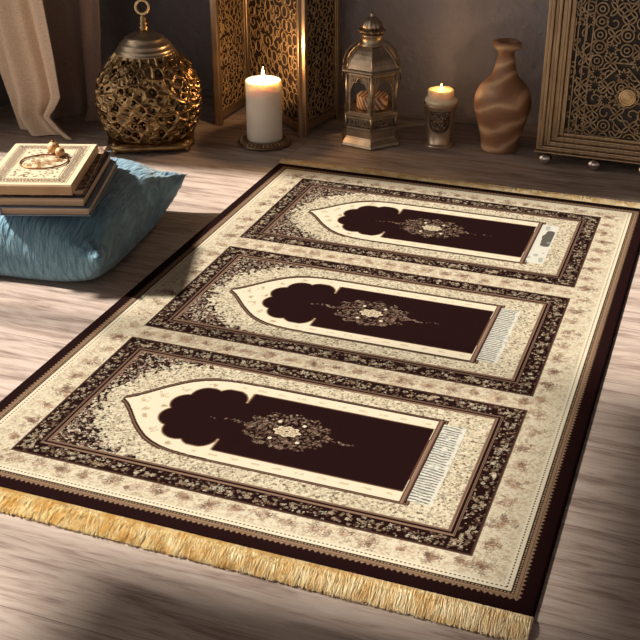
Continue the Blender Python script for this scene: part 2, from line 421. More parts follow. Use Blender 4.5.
# ------------------------------------------------------------------ cushion
def fabric_blue():
    m = bpy.data.materials.new('crinkled_blue_cotton'); m.use_nodes = True; N = m.node_tree.nodes; L = m.node_tree.links
    p = N['Principled BSDF']; p.inputs['Roughness'].default_value = .75; p.inputs['Sheen Weight'].default_value = .25; p.inputs['Specular IOR Level'].default_value = .3
    tc = N.new('ShaderNodeTexCoord'); mp = N.new('ShaderNodeMapping'); mp.inputs['Scale'].default_value = (3.6,.55,1.0); mp.inputs['Rotation'].default_value = (0,.1,.30)
    L.new(tc.outputs['Object'], mp.inputs['Vector'])
    n = N.new('ShaderNodeTexNoise'); n.inputs['Scale'].default_value = 25; n.inputs['Detail'].default_value = 3; n.inputs['Distortion'].default_value = .9
    L.new(mp.outputs[0], n.inputs['Vector'])
    cr = N.new('ShaderNodeValToRGB'); cr.color_ramp.elements[0].position = .35; cr.color_ramp.elements[1].position = .7
    cr.color_ramp.elements[0].color = (*srgb(78,116,134), 1); cr.color_ramp.elements[1].color = (*srgb(118,156,172), 1)
    L.new(n.outputs['Fac'], cr.inputs[0]); L.new(cr.outputs[0], p.inputs['Base Color'])
    bp = N.new('ShaderNodeBump'); bp.inputs['Strength'].default_value = .8; bp.inputs['Distance'].default_value = .010
    L.new(n.outputs['Fac'], bp.inputs['Height']); L.new(bp.outputs[0], p.inputs['Normal'])
    return m
def build_cushion():
    a = .290; N_ = 90; top = .115; seam = .088
    V = []; F = []
    def shape(u, v):
        # sides bow in slightly between the pointed corners
        k = .93+.07*(u*u*v*v)
        px_ = u*a*k*.90; py_ = v*a*k*1.0
        px_ *= 1-.05*(1-v*v)*0; return px_, py_
    def prof(u, v):
        return max(0, (1-abs(u)**2.6)*(1-abs(v)**2.6))**.42
    for sgn in (1, -1):
        for j in range(N_+1):
            for i in range(N_+1):
                u = -1+2*i/N_; v = -1+2*j/N_; x, y = shape(u, v); h = prof(u, v)
                wr = .0010*math.sin(85*u+9*math.sin(3*v+u*2)+5*v)*min(1, 3*(1-h)+.25)
                pinch = .010*math.exp(-((abs(u)-.82)**2+(abs(v)-.82)**2)*60)
                cz = seam-.02*(1-max(abs(u), abs(v))**8)+.022*(abs(u*v))**6
                if sgn > 0: z = cz+h*.150+wr-pinch
                else: z = max(.001, cz-(h**.7)*.10)
                if sgn > 0 and z > .160: z = .160+.0300*(1-math.exp(-(z-.160)/.0300))
                # belly swells out over the floor
                du, dw_ = 1-abs(u), 1-abs(v); dd = math.hypot(du, dw_); q = math.exp(-(dd/.26)**2)
                z += (.0065*math.sin(9*math.atan2(du+1e-4, dw_+1e-4))*q*min(1, dd/.06) if z > .03 else 0)
                ear = abs(u*v)**14; x += .016*np.sign(u)*ear; y += .016*np.sign(v)*ear
                sw = (h**2.2)*(1 if sgn < 0 else .55); x += .105*sw*np.sign(u)*abs(u)**6; y += .105*sw*np.sign(v)*abs(v)**6; V.append((float(x), float(y), z))
    n = (N_+1)**2
    idx = lambda s, i, j: s*n+j*(N_+1)+i
    for s in (0, 1):
        for j in range(N_):
            for i in range(N_):
                q = (idx(s,i,j), idx(s,i+1,j), idx(s,i+1,j+1), idx(s,i,j+1)); F.append(q if s == 0 else q[::-1])
    m = MB(); m.add(V, F, True); root = m.build('floor_cushion', fabric_blue(), None, (-.346,1.030,0), math.radians(6))
    w = root.modifiers.new('weld', 'WELD'); w.merge_threshold = .0012
    tag(root, 'square blue crinkled cotton floor cushion with books on top', 'cushion')
    return root
build_cushion()

# ------------------------------------------------------------------ stack on the cushion
ANG = math.radians(18.5)
M['pages'] = mat('book_pages', srgb(214,190,160), .85, 0, srgb(176,148,120), 1, stretch=(1,1,420), contrast=(.4,.6))
def book(name, label, cx, cy, z, w, d, t, cover, rot, spine_left=True, ct=.0028):
    r = thing(name, label, 'book', (cx, cy, z), rot, None)
    b = MB(); b.box(-w/2, w/2, -d/2, d/2, 0, ct); b.box(-w/2, w/2, -d/2, d/2, t-ct, t); b.box(-w/2, -w/2+.004, -d/2, d/2, ct, t-ct)
    b.build('cover', cover, r, bevel=.0008)
    p = MB(); p.box(-w/2+.0042, w/2-.005, -d/2+.005, d/2-.005, ct+.0001, t-ct-.0001); p.build('pages', M['pages'], r)
    return r
cov_navy = mat('navy_cloth_cover', srgb(58,62,78), .6, 0, srgb(76,80,96), 60)
cov_blue = mat('slate_blue_cover', srgb(134,152,168), .5, 0, srgb(108,126,146), 12)
cov_brown = mat('mottled_brown_cover', srgb(84,62,52), .6, 0, srgb(170,140,112), 70, contrast=(.45,.62))
Z0 = .1875
book('book', 'slate blue hardcover, lowest of the stack on the blue cushion', -.265, .962, Z0, 0.226, .365, .022, cov_blue, ANG)
book('book', 'dark navy hardcover with pale pages, second from bottom of the stack', -.290, .945, Z0+.0225, .262, .345, .0265, cov_navy, ANG)
book('book', 'thin mottled brown book directly under the cream box', -.288, .944, Z0+.0495, .246, .325, .015, cov_brown, ANG+.03)

def ornament_box():
    z = Z0+.0650; w, d, t = .222, .305, .024
    r = thing('keepsake_box', 'cream wooden keepsake box with floral printed lid atop the books', 'box', (-.276,.901,z), ANG)
    wood = mat('pale_cream_wood', srgb(196,160,122), .5, 0, srgb(180,144,106), 14, stretch=(1,6,1), bump=.1)
    MB().box(-w/2, w/2, -d/2, d/2, 0, t).build('body', wood, r, bevel=.002)
    lidm = mat('cream_paper', srgb(188,172,142), .7)
    MB().box(-w/2+.002, w/2-.002, -d/2+.002, d/2-.002, t, t+.002).build('lid', lidm, r, bevel=.0006)
    ink = mat('brown_ink', srgb(92,72,50), .7)
    m = MB(); rs = random.Random(5); zz = t+.0022
    for k, (bx, by) in enumerate(((.094,.135),(.066,.107))):
        m.tube([(-bx,-by,zz),(bx,-by,zz),(bx,by,zz),(-bx,by,zz)], .0009, 4, True, ry=.0003)
    def ringo(cx, cy, q): m.tube([(cx+q*math.cos(a*PI/4)*(1+.4*math.cos(a*PI)), cy+q*math.sin(a*PI/4), zz) for a in range(8)], .0011, 4, True, ry=.0003)
    for bx, by in ((.087,.128),(.080,.121),(.073,.114)):
        s = .0085
        for i in range(int(2*bx/s)+1):
            for sg in (-1, 1): ringo(-bx+i*s, sg*by, rs.uniform(.002,.0042))
        for i in range(int(2*by/s)+1):
            for sg in (-1, 1): ringo(sg*bx, -by+i*s, rs.uniform(.002,.0042))
    for _ in range(150):
        cx = rs.uniform(-.058,.058); cy = rs.uniform(-.098,.098)
        if abs(cx)+abs(cy)*.6 > .045: ringo(cx, cy, rs.uniform(.0014,.003))
    m.build('lid_ornament', ink, r)
    return z+t+.0028
ztop = ornament_box()
# oval openwork dish on the lid
copper = mat('copper_wire', srgb(150,96,56), .35, .9)
t = thing('openwork_ring', 'thin oval copper ring filled with openwork lying on the cream box', 'ornament', (-.274,.908,ztop), ANG+.15)
MB().tube([(.060*math.cos(a*PI/24), .052*math.sin(a*PI/24), .0022) for a in range(48)], .0019, 8, True).build('rim', copper, t)
m = MB(); rs = random.Random(9)
for _ in range(46):
    a = rs.uniform(0, 6.28); d = math.sqrt(rs.random())*.84; cx = .060*math.cos(a)*d; cy = .052*math.sin(a)*d; q = rs.uniform(.005,.0085)
    a0 = rs.uniform(0, 6.28)
    m.tube([(cx+q*(1-.07*k)*math.cos(a0+k*.6), cy+q*(1-.07*k)*math.sin(a0+k*.6), .0014) for k in range(9)], .0008, 4, ry=.0006)
m.build('openwork', mat('gilt_wire', srgb(196,150,96), .4, .7), t)
t = thing('gilded_bead', 'large round golden bead beside a smaller one on the cream box', 'ornament', (-.285,.972,ztop), 0)
gb = mat('hammered_gold', srgb(214,172,120), .5, .25, srgb(160,116,74), 130, contrast=(.4,.6), bump=.6, bscale=160)
MB().sphere((0,0,.0165), .0163, 24, 14).build('ball', gb, t)
MB().lathe([(.003,.032),(.0045,.0335),(.003,.0355),(.0012,.0365)], 12).build('cap', copper, t)
t = thing('gilded_bead', 'smaller golden bead touching the larger bead on the cream box', 'ornament', (-.257,.958,ztop), 0)
MB().sphere((0,0,.0125), .0124, 24, 14).build('ball', gb, t)
MB().lathe([(.0055,.0),(.0045,.0012),(.0025,.0022)], 12).build('foot', copper, t)

# ------------------------------------------------------------------ filigree generator
def filigree(w, h, s, seed, bars=(), airy=False):
    """strokes of an interlaced arabesque filling 0..w, 0..h"""
    rs = random.Random(seed); out = []
    def arc(cx, cy, r, a0, a1, n=None):
        n = n or max(4, int(abs(a1-a0)*4.5)); out.append([(cx+r*math.cos(a0+(a1-a0)*k/n), cy+r*math.sin(a0+(a1-a0)*k/n)) for k in range(n+1)])
    nx, ny = int(w/s)+1, int(h/s)+1
    for j in range(ny+1):
        for i in range(nx+1):
            jt = .22 if airy else .08; x, y = i*s+rs.uniform(-jt,jt)*s, j*s+rs.uniform(-jt,jt)*s
            k = rs.random()
            if airy:
                if k < .28:
                    arc(x, y, s*.48, 0, 2*PI)
                elif k < .42:
                    for q in range(4): arc(x+s*.5*math.cos(q*PI/2), y+s*.5*math.sin(q*PI/2), s*.36, q*PI/2+PI*.6, q*PI/2+PI*1.4)
                elif k < .52:
                    a = rs.choice((PI/4, 3*PI/4)); out.append([(x-s*math.cos(a), y-s*math.sin(a)), (x+s*math.cos(a), y+s*math.sin(a))]); arc(x, y, s*.3, 0, 2*PI, 8)
                elif k < .82:
                    a = rs.random()*6.28; out.append([(x+s*(.72-.05*q)*math.cos(a+q*.6), y+s*(.72-.05*q)*math.sin(a+q*.6)) for q in range(13)])
                else:
                    a = rs.choice((0, PI/2)); arc(x+s*.5*math.cos(a), y+s*.5*math.sin(a), s*.5, a+PI/2, a+PI*1.5); arc(x-s*.5*math.cos(a), y-s*.5*math.sin(a), s*.5, a-PI/2, a+PI/2)
            elif k < .30:
                for q in range(4): arc(x+s*.5*math.cos(q*PI/2), y+s*.5*math.sin(q*PI/2), s*.5, q*PI/2+PI/2, q*PI/2+PI*1.5)
            elif k < .52:
                arc(x, y, s*.46, 0, 2*PI); arc(x, y, s*.2, 0, 2*PI, 8)
            elif k < .70:
                a = rs.random()*6.28
                out.append([(x+s*(.62-.05*q)*math.cos(a+q*.62), y+s*(.62-.05*q)*math.sin(a+q*.62)) for q in range(11)])
            elif k < .85:
                for q in range(8):
                    a = q*PI/4; b = a+PI/8
                    out.append([(x+s*.6*math.cos(a), y+s*.6*math.sin(a)), (x+s*.28*math.cos(b), y+s*.28*math.sin(b)), (x+s*.6*math.cos(a+PI/4), y+s*.6*math.sin(a+PI/4))])
            else:
                a = rs.choice((0, PI/4, PI/2, 3*PI/4)); l = s*rs.uniform(.6,1.1)
                out.append([(x-l*math.cos(a), y-l*math.sin(a)), (x+l*math.cos(a), y+l*math.sin(a))]); arc(x, y, s*.33, a, a+PI)
    for b in bars: out.append([(b, 0), (b, h)])
    res = []
    for st in out:
        cur = []
        for i, (x, y) in enumerate(st):
            if 0 <= x <= w and 0 <= y <= h: cur.append((x, y))
            else:
                if len(cur) > 1: res.append(cur)
                cur = []
        if len(cur) > 1: res.append(cur)
    return res

# ------------------------------------------------------------------ folding screen
def build_screen():
    t = thing('folding_screen', 'gilt folding screen of pierced fretwork panels behind the pillar candle', 'screen', (0,0,0))
    pts = [(-.357,2.100), (-.352,2.360), (-.027,2.085), (.012,2.330)]
    H = 1.35
    for k in range(3):
        a = Vector(pts[k]); b = Vector(pts[k+1]); d = b-a; L = d.length; ang = math.atan2(d.y, d.x)
        e = bpy.data.objects.new('panel', None); C.objects.link(e); e.parent = t; e.location = (a.x, a.y, 0); e.rotation_euler = (0,0,ang)
        fw = .019 if k != 1 else .014
        fr = MB(); g = .002
        fr.box(g, g+(fw if k != 1 else .006), -.012, .012, 0, H); fr.box(L-(fw if k != 0 else .006)-g, L-g, -.012, .012, 0, H)
        fr.box(fw+g, L-fw-g, -.010, .010, .022, .046); fr.box(fw+g, L-fw-g, -.010, .010, H-.03, H)
        fr.box(fw+g, fw+g+.004, -.007, .007, .046, H-.03); fr.box(L-fw-g-.004, L-fw-g, -.007, .007, .046, H-.03)
        fr.build('panel_frame', M['brass_frame'], e, bevel=.003)
        fl = MB(); ww = L-2*fw-2*g-.008; hh = H-.08
        for st in filigree(ww, hh, .040 if k == 1 else .027, 20+k, airy=True):
            fl.tube([(x+fw+g+.004, 0, y+.046) for x, y in st], .0017 if k == 1 else .0012, 4, up=(0,1,0), ry=.0020)
        fl.build('fretwork', M['gold'], e)
        bk = MB(); s = 1 if k != 1 else 1
        bk.box(fw+g+.002, L-fw-g-.002, .0045, .0065, .046, H-.03)
        bk.build('backing', M['amber_back'], e)
build_screen()

# ------------------------------------------------------------------ cabinet at the right
def build_cabinet():
    W, H, D = .66, 1.02, .24
    t = thing('cabinet', 'bronze framed cabinet on silver ball feet with pierced arabesque door', 'cabinet', (.776,2.105,0), math.radians(-1))
    z0 = .045
    MB().box(0, W, .03, D, z0, H).build('body', M['bronze'], t, bevel=.004)
    fr = MB()
    # stepped mouldings run round the door
    offs = [(0,.012,0),(.012,.022,-.006),(.022,.034,.002),(.034,.044,-.004),(.044,.060,.006),(.060,.068,-.001),(.068,.083,.010)]
    for o0, o1, y in offs:
        fr.box(o0, o1, y, .03, z0+o0*.75, H-o0); fr.box(W-o1, W-o0, y, .03, z0+o0*.75, H-o0)
        fr.box(o1, W-o1, y, .03, z0+o0*.75, z0+o1*.75); fr.box(o1, W-o1, y, .03, H-o1, H-o0)
    fr.build('frame_moulding', M['brass_frame'], t, bevel=.0028)
    MB().box(-.004, W+.004, -.010, D, z0-.006, z0-.0005).build('bottom_lip', M['brass_frame'], t, bevel=.002)
    dr = bpy.data.objects.new('door', None); C.objects.link(dr); dr.parent = t; dr.location = (.083, .018, z0+.062)
    dw, dh = W-.166, H-z0-.062-.083
    MB().box(0, dw, .010, .0115, 0, dh).build('door_backing', M['dark_back'], dr)
    fl = MB()
    for st in filigree(dw, dh, .040, 77, bars=(.012,.034,.056,dw-.012,dw-.034)):
        fl.tube([(x, 0, y) for x, y in st], .0027, 4, up=(0,1,0), ry=.0035)
    # concentric bands round the roundel
    mx_, mz = .183, .135
    fl.tube([(mx_+.033*math.cos(a*PI/16), 0, mz+.033*math.sin(a*PI/16)) for a in range(32)], .0024, 4, True, up=(0,1,0), ry=.004)
    fl.build('arabesque_fretwork', mat('pale_bronze_fretwork', (.42,.31,.20), .4, .85, (.28,.19,.11), 30), dr)
    m = MB()
    for rr, z in ((.024,.0045),(.016,.004)):
        m.tube([(mx_+rr*math.cos(a*PI/16), -.007, mz+rr*math.sin(a*PI/16)) for a in range(32)], z*.6, 8, True, up=(0,1,0))
    Rm = Matrix.Translation((mx_,-.004,mz)) @ Matrix.Rotation(PI/2, 4, 'X')
    prof = [(.023,0),(.022,.003),(.014,.004),(.009,.006),(.004,.0075)]
    for k in range(8):
        a = k*PI/4; m.tube([(mx_+.006*math.cos(a), -.0095, mz+.006*math.sin(a)), (mx_+.013*math.cos(a), -.010, mz+.013*math.sin(a))], .0022, 6, up=(0,1,0))
    b = MB(); b.lathe(prof, 24); b.v = [tuple(Rm @ Vector(v)) for v in b.v]; m.add(b.v, b.f, True)
    m.build('roundel', M['gold'], dr)
    for fx, fy in ((.032,.004),(.190,.004),(.032,.2),(.348,.004),(.506,.004),(W-.032,.004),(W-.032,.2)):
        b = MB(); b.sphere((fx, fy, .0193), .0193, 20, 12, (1.2,1,1)); b.build('ball_foot', M['steel'], t)
build_cabinet()

# ------------------------------------------------------------------ pillar candle
t = thing('candle_dish', 'round fluted pewter dish under the tall ivory pillar candle', 'dish', (-.127,1.985,0))
d = MB(); d.lathe([(.072,0),(.088,.002),(.0925,.006),(.090,.010),(.082,.013),(.074,.020),(.066,.022),(.064,.0175),(.001,.017)], 64,
                  fn=lambda a, r, z: r*(1+(.012*math.cos(a*32) if .07 < r < .09 and z > .005 else 0))); d.build('dish_body', M['bronze'], t)
m = MB()
for k in range(36):
    a = 2*PI*k/36; m.tube([(.0865*math.cos(a), .0865*math.sin(a), .0115), (.0735*math.cos(a), .0735*math.sin(a), .0202)], .0022, 5)
m.build('fluting', M['pewter'], t)
t = thing('pillar_candle', 'tall ivory pillar candle burning in front of the gilt screen', 'candle', (-.127,1.985,.0178))
c = MB(); R = .0605
c.lathe([(.0595,0),(R,.004),(R,.19),(R-.0005,.199),(R-.003,.2025),(R-.008,.2015),(.048,.196),(.02,.1925),(.001,.192)], 64, fn=lambda a, r, z: r*(1+.006*math.sin(a*5+z*30)) if r > .04 else r)
c.build('wax', M['wax'], t)
MB().tube([(0,0,.19),(.0005,0,.200),(.002,0,.207)], .0013, 8).build('wick', M['wick'], t)
fl = MB(); fl.lathe([(.0006,.202),(.0042,.207),(.0060,.214),(.0052,.224),(.0028,.236),(.0004,.246)], 16); fl.build('flame', M['flame'], t)

# ------------------------------------------------------------------ hexagonal lantern
def hexring(R, rot=-PI/2):
    return [(R*math.cos(rot+k*PI/3), R*math.sin(rot+k*PI/3)) for k in range(6)]
def build_hex():
    t = thing('hexagonal_lantern', 'hexagonal antique brass lantern with domed roof beside the screen', 'lantern', (.203,2.135,0), math.radians(19))
    b = MB()
    b.lathe([(.112,0),(.114,.006),(.110,.014),(.098,.028),(.0955,.032),(.094,.034),(.094,.058),(.096,.061),(.097,.064)], 6, smooth=False, rot=-PI/2)
    b.build('base', M['pewter'], t, bevel=.0015)
    bd = MB(); bd.lathe([(.092,.064),(.092,.104)], 6, smooth=False, rot=-PI/2); bd.build('band_core', M['dark_back'], t)
    fr = MB(); hr = hexring(.0955)
    fg = MB()
    for k in range(6):
        a = Vector((*hr[k], 0)); c = Vector((*hr[(k+1) % 6], 0)); d = (c-a); L = d.length; d.normalize(); nrm = Vector((d.y, -d.x, 0))
        for z, r in ((.067,.004),(.102,.004)): fr.tube([a+Vector((0,0,z)), c+Vector((0,0,z))], r, 4)
        fr.tube([a+Vector((0,0,.064)), a+Vector((0,0,.106))], .0045, 6)
        for st in filigree(L-.012, .026, .0135, 40+k):
            fg.tube([a-nrm*.001+d*(.006+x)+Vector((0,0,.072+y)) for x, y in st], .0012, 4, up=nrm, ry=.0016)
    fr.build('band_frame', M['pewter'], t); fg.build('band_fretwork', M['pewter'], t)
    pl = MB(); pl.lathe([(.100,.106),(.103,.109),(.103,.112),(.097,.116)], 6, smooth=False, rot=-PI/2); pl.build('sill', M['pewter'], t)
    # window cage: posts, arched spandrels with lace, panes
    z0, z1 = .116, .250; hr = hexring(.094)
    posts = MB(); lace = MB(); spand = MB(); panes = MB()
    for k in range(6):
        a = Vector((*hr[k], 0)); c = Vector((*hr[(k+1) % 6], 0)); d = (c-a); L = d.length; d.normalize(); nrm = Vector((d.y, -d.x, 0))
        posts.tube([a+Vector((0,0,z0)), a+Vector((0,0,z1))], .0050, 8)
        for off in (.012, L-.012): posts.tube([a+d*off+Vector((0,0,z0)), a+d*off+Vector((0,0,z1))], .0020, 4, up=nrm)
        for z in (z0+.003, z1-.003): posts.tube([a+Vector((0,0,z)), c+Vector((0,0,z))], .0040, 4)
        n = 20; prof = []
        for i in range(n+1):
            u = i/n; q = abs(u-.5)*2
            zz = z1-.014-.036*(q**1.6)-.010*(1-abs(math.cos(q*PI*1.5)))*(1 if q > .3 else 0)
            prof.append((.013+u*(L-.026), zz))
        vs = []
        for o in (-.0012, .0012):
            for x, z in prof: vs.append(a+d*x+nrm*o+Vector((0,0,z))); vs.append(a+d*x+nrm*o+Vector((0,0,z1-.004)))
        fs = []; m2 = 2*(n+1)
        for i in range(n):
            fs += [(2*i, 2*i+2, 2*i+3, 2*i+1), (m2+2*i, m2+2*i+1, m2+2*i+3, m2+2*i+2), (2*i, m2+2*i, m2+2*i+2, 2*i+2)]
        spand.add(vs, fs)
        posts.tube([a+d*x+nrm*.001+Vector((0,0,z)) for x, z in prof], .0016, 5, up=nrm)
        for st in filigree(.009, z1-z0-.01, .0085, 60+k):
            for off in (.0022, L-.0112): lace.tube([a+d*(off+x)+Vector((0,0,z0+.005+y)) for x, y in st], .0009, 4, up=nrm, ry=.0014)
        for st in filigree(L-.03, .03, .010, 80+k):
            st = [(x, y) for x, y in st if y > 0.032*(1-min(1, (abs(x-(L-.03)/2)/((L-.03)/2))**1.6))]
            if len(st) > 1: lace.tube([a+d*(.015+x)+nrm*.0018+Vector((0,0,z1-.046+y*1.2)) for x, y in st], .0010, 4, up=nrm, ry=.0010)
    posts.build('window_posts', M['pewter'], t); spand.build('arch_spandrels', M['bronze'], t); lace.build('lacework', M['pewter'], t)
    ev = MB(); ev.lathe([(.094,.250),(.108,.254),(.110,.258),(.106,.262),(.098,.264)], 6, smooth=False, rot=-PI/2); ev.build('eaves', M['pewter'], t, bevel=.0012)
    rf = MB(); prof = [(.096,.264),(.090,.278),(.081,.293),(.069,.307),(.056,.319),(.044,.328),(.038,.332)]
    rf.lathe(prof, 6, smooth=False, rot=-PI/2); rf.build('roof', M['pewter'], t)
    rb = MB()
    for k in range(6):
        a = -PI/2+k*PI/3; rb.tube([(r*math.cos(a), r*math.sin(a), z+.001) for r, z in prof], .0025, 6)
    rb.build('roof_ribs', M['pewter'], rf and t)
    nk = MB(); nk.lathe([(.040,.330),(.041,.334),(.035,.338),(.035,.360),(.038,.362),(.038,.366),(.033,.368)], 32); nk.build('neck', M['pewter'], t)
    cr = MB(); cr.lathe([(.030,.368),(.043,.374),(.045,.379),(.041,.383),(.033,.385)], 48, fn=lambda a, r, z: r*(1+.06*math.cos(a*12)))
    for k in range(12):
        a = k*PI/6; cr.sphere((.043*math.cos(a), .043*math.sin(a), .376), .0045, 8, 6)
    cr.build('crown', M['bronze'], t)
    dm = MB(); dm.lathe([(.033,.385),(.034,.392),(.031,.403),(.024,.412),(.015,.419),(.008,.422),(.006,.426),(.008,.430),(.006,.434),(.001,.437)], 48,
                        fn=lambda a, r, z: r*(1+.05*math.cos(a*14)) if r > .012 else r); dm.build('finial', M['pewter'], t)
    bl = MB(); bl.tube([(.094*math.cos(a), .010+.02*math.sin(a), .262+.084*math.sin(a)) for a in [PI*k/28 for k in range(29)]], .0021, 8)
    bl.tube([(-.099,.012,.21),(-.094,.011,.264)], .0020, 6); bl.tube([(.099,.012,.21),(.094,.011,.264)], .0020, 6)
    bl.build('bail_handle', M['bronze'], t)
build_hex()
# striped stub added in place of the far lattice seen through the lantern
t = thing('lattice_stand_in', 'low tan and rust striped stub standing in for far lattice inside the hexagonal lantern', 'candle', (.205,2.145,.1175))
def stripes():
    m = bpy.data.materials.new('striped_stand_in'); m.use_nodes = True; N = m.node_tree.nodes; L = m.node_tree.links; p = N['Principled BSDF']
    tc = N.new('ShaderNodeTexCoord'); mp = N.new('ShaderNodeMapping'); mp.inputs['Rotation'].default_value = (0,.5,0); L.new(tc.outputs['Object'], mp.inputs['Vector'])
    w = N.new('ShaderNodeTexWave'); w.inputs['Scale'].default_value = 26; L.new(mp.outputs[0], w.inputs['Vector'])
    cr = N.new('ShaderNodeValToRGB'); cr.color_ramp.elements[0].position = .45; cr.color_ramp.elements[1].position = .55
    cr.color_ramp.elements[0].color = (.30,.11,.05,1); cr.color_ramp.elements[1].color = (.72,.52,.32,1)
    L.new(w.outputs['Fac'], cr.inputs[0]); L.new(cr.outputs[0], p.inputs['Base Color']); p.inputs['Roughness'].default_value = .5; return m
MB().lathe([(.052,0),(.053,.003),(.053,.040),(.050,.043),(.02,.041),(.001,.040)], 40).build('wax', stripes(), t)
MB().tube([(0,0,.039),(.001,0,.050)], .0012, 6).build('wick', M['wick'], t)

# ------------------------------------------------------------------ openwork dome lantern
def build_dome():
    t = thing('openwork_lantern', 'bulbous gilt openwork metal lantern with ringed lid near the curtain', 'lantern', (-.500,1.872,0), math.radians(27))
    rs = np.random.RandomState(5)
    zs = np.array([.030,.045,.075,.11,.15,.19,.225,.255,.28,.30,.315]); rr = np.array([.132,.148,.162,.172,.178,.177,.166,.149,.127,.109,.097])
    z0, z1 = .034, .312
    nu, nv = 420, 190
    # seeds of the pierced pattern on the (angle, height) surface
    su = []
    for j in range(10):
        n = 26
        for i in range(n): su.append(((i+.5*(j % 2)+rs.uniform(-.28,.28))/n % 1, (j+.5+rs.uniform(-.28,.28))/10))
    su = np.array(su)
    u = np.arange(nu)/nu; v = np.arange(nv+1)/nv
    U, V = np.meshgrid(u, v)
    d1 = np.full(U.shape, 9.); d2 = np.full(U.shape, 9.)
    for a, b in su:
        du = np.abs(U-a); du = np.minimum(du, 1-du)*1.04; dv = (V-b)*.29
        d = np.hypot(du, dv); n1 = np.minimum(d, d1); d2 = np.minimum(np.maximum(d, d1), d2); d1 = n1
    net = d2-d1
    rag = .0185+.009*np.sin(U*2*PI*11+V*7)*np.sin(V*17)+.004*np.sin(U*2*PI*41)*np.sin(V*53)
    keep = (net < rag) | (V < .035) | (V > .965) | (d1 < .0035)
    R = np.interp(z0+V*(z1-z0), zs, rr)
    A = U*2*PI
    n_ = 3.0; sq = 1/(np.abs(np.cos(A))**n_+np.abs(np.sin(A))**n_)**(1/n_)   # softly squared plan
    sq = 1+(sq-1)*.55
    low = 1-.0*V
    R = R*(1+(sq-1)*(1-.6*V))/1.0*.965
    jag = .004*np.sin(A*23+V*40)*np.sin(V*PI)+.0035*rs.rand(*U.shape)*(net < .006)
    relief = .006*np.clip(1-net/.0105, 0, 1)
    Rr = R+relief+jag*.6
    X = Rr*np.cos(A); Y = Rr*np.sin(A); Z = z0+V*(z1-z0)
    mb = MB(); idx = {}; vs = []; fs = []
    kf = keep[:-1, :]
    for j in range(nv):
        for i in range(nu):
            if not kf[j, i]: continue
            q = []
            for (jj, ii) in ((j,i),(j,(i+1) % nu),(j+1,(i+1) % nu),(j+1,i)):
                k = jj*nu+ii
                if k not in idx: idx[k] = len(vs); vs.append((X[jj,ii], Y[jj,ii], Z[jj,ii]))
                q.append(idx[k])
            fs.append(tuple(q))
    # raised scrolls over the pierced wall
    sc = MB(); r2 = random.Random(3)
    for _ in range(70):
        a = r2.uniform(0, 2*PI); z = r2.uniform(.05,.295); ph = r2.uniform(0, 6.28); q = r2.uniform(.014,.026); P = []
        for k in range(12):
            rad = q*(1-.06*k); zz = min(max(z+rad*math.sin(ph+k*.5), .036), .31); Rb = float(np.interp(zz, zs, rr)); aa = a+rad*math.cos(ph+k*.5)/Rb
            sqq = 1/(abs(math.cos(aa))**3+abs(math.sin(aa))**3)**(1/3); vv = (zz-z0)/(z1-z0); Rb *= .965*(1+(sqq-1)*.55*(1-.6*vv))
            P.append(((Rb+.007)*math.cos(aa), (Rb+.007)*math.sin(aa), zz))
        sc.tube(P, lambda f: .0030*(1-.5*f), 6)
        mb.add(sc.v, sc.f, True)
    mb.add(vs, fs, True); o = mb.build('pierced_body', M['brass'], t)
    sm = o.modifiers.new('smooth', 'SMOOTH'); sm.factor = .5; sm.iterations = 3
    s = o.modifiers.new('solid', 'SOLIDIFY'); s.thickness = .004; s.offset = -1
    br = MB()
    # base tray: squared, concave scalloped sides, corner feet
    n = 96; prof = [(.158,.010),(.166,.016),(.166,.026),(.150,.034)]
    def sqf(a, r, z):
        a2 = a; s4 = 1/(abs(math.cos(a2-PI/4))**1.3+abs(math.sin(a2-PI/4))**1.3)**(1/1.3)
        return r*.93*(s4/ (1/(2*.7071**1.3)**(1/1.3)))**.8*(1.10)
    br.lathe(prof, n, fn=lambda a, r, z: r*(.86+.19*abs(math.cos(2*(a+PI/4)))**3 if True else 1)*1.02)
    br.build('base_tray', M['brass'], t)
    for k in range(4):
        a = PI/4+k*PI/2; f = MB(); R0 = .168
        f.sphere((R0*math.cos(a), R0*math.sin(a), .0105), .0105, 14, 10, (1.1,1,1)); f.sphere((R0*math.cos(a), R0*math.sin(a), .030), .011, 14, 10)
        f.build('foot', M['brass'], t)
    lid = MB(); lid.lathe([(.094,.306),(.100,.310),(.099,.314),(.092,.317),(.094,.321),(.091,.326),(.082,.332),(.085,.336),(.080,.342),(.064,.352),(.066,.356),(.058,.362),(.044,.368),(.030,.374),(.018,.380)], 56)
    lid.build('lid', M['pewter'], t)
    kn = MB(); kn.lathe([(.018,.379),(.012,.386),(.017,.391),(.010,.397),(.014,.403),(.009,.410),(.012,.418),(.007,.428),(.004,.436)], 28); kn.build('knob', M['brass'], t)
    rg = MB(); rg.tube([(.021*math.cos(a*PI/16), .004*math.sin(a*PI/16), .455+.021*math.sin(a*PI/16)) for a in range(32)], .0042, 8, True, up=(0,1,0)); rg.build('ring', M['gold'], t)
build_dome()

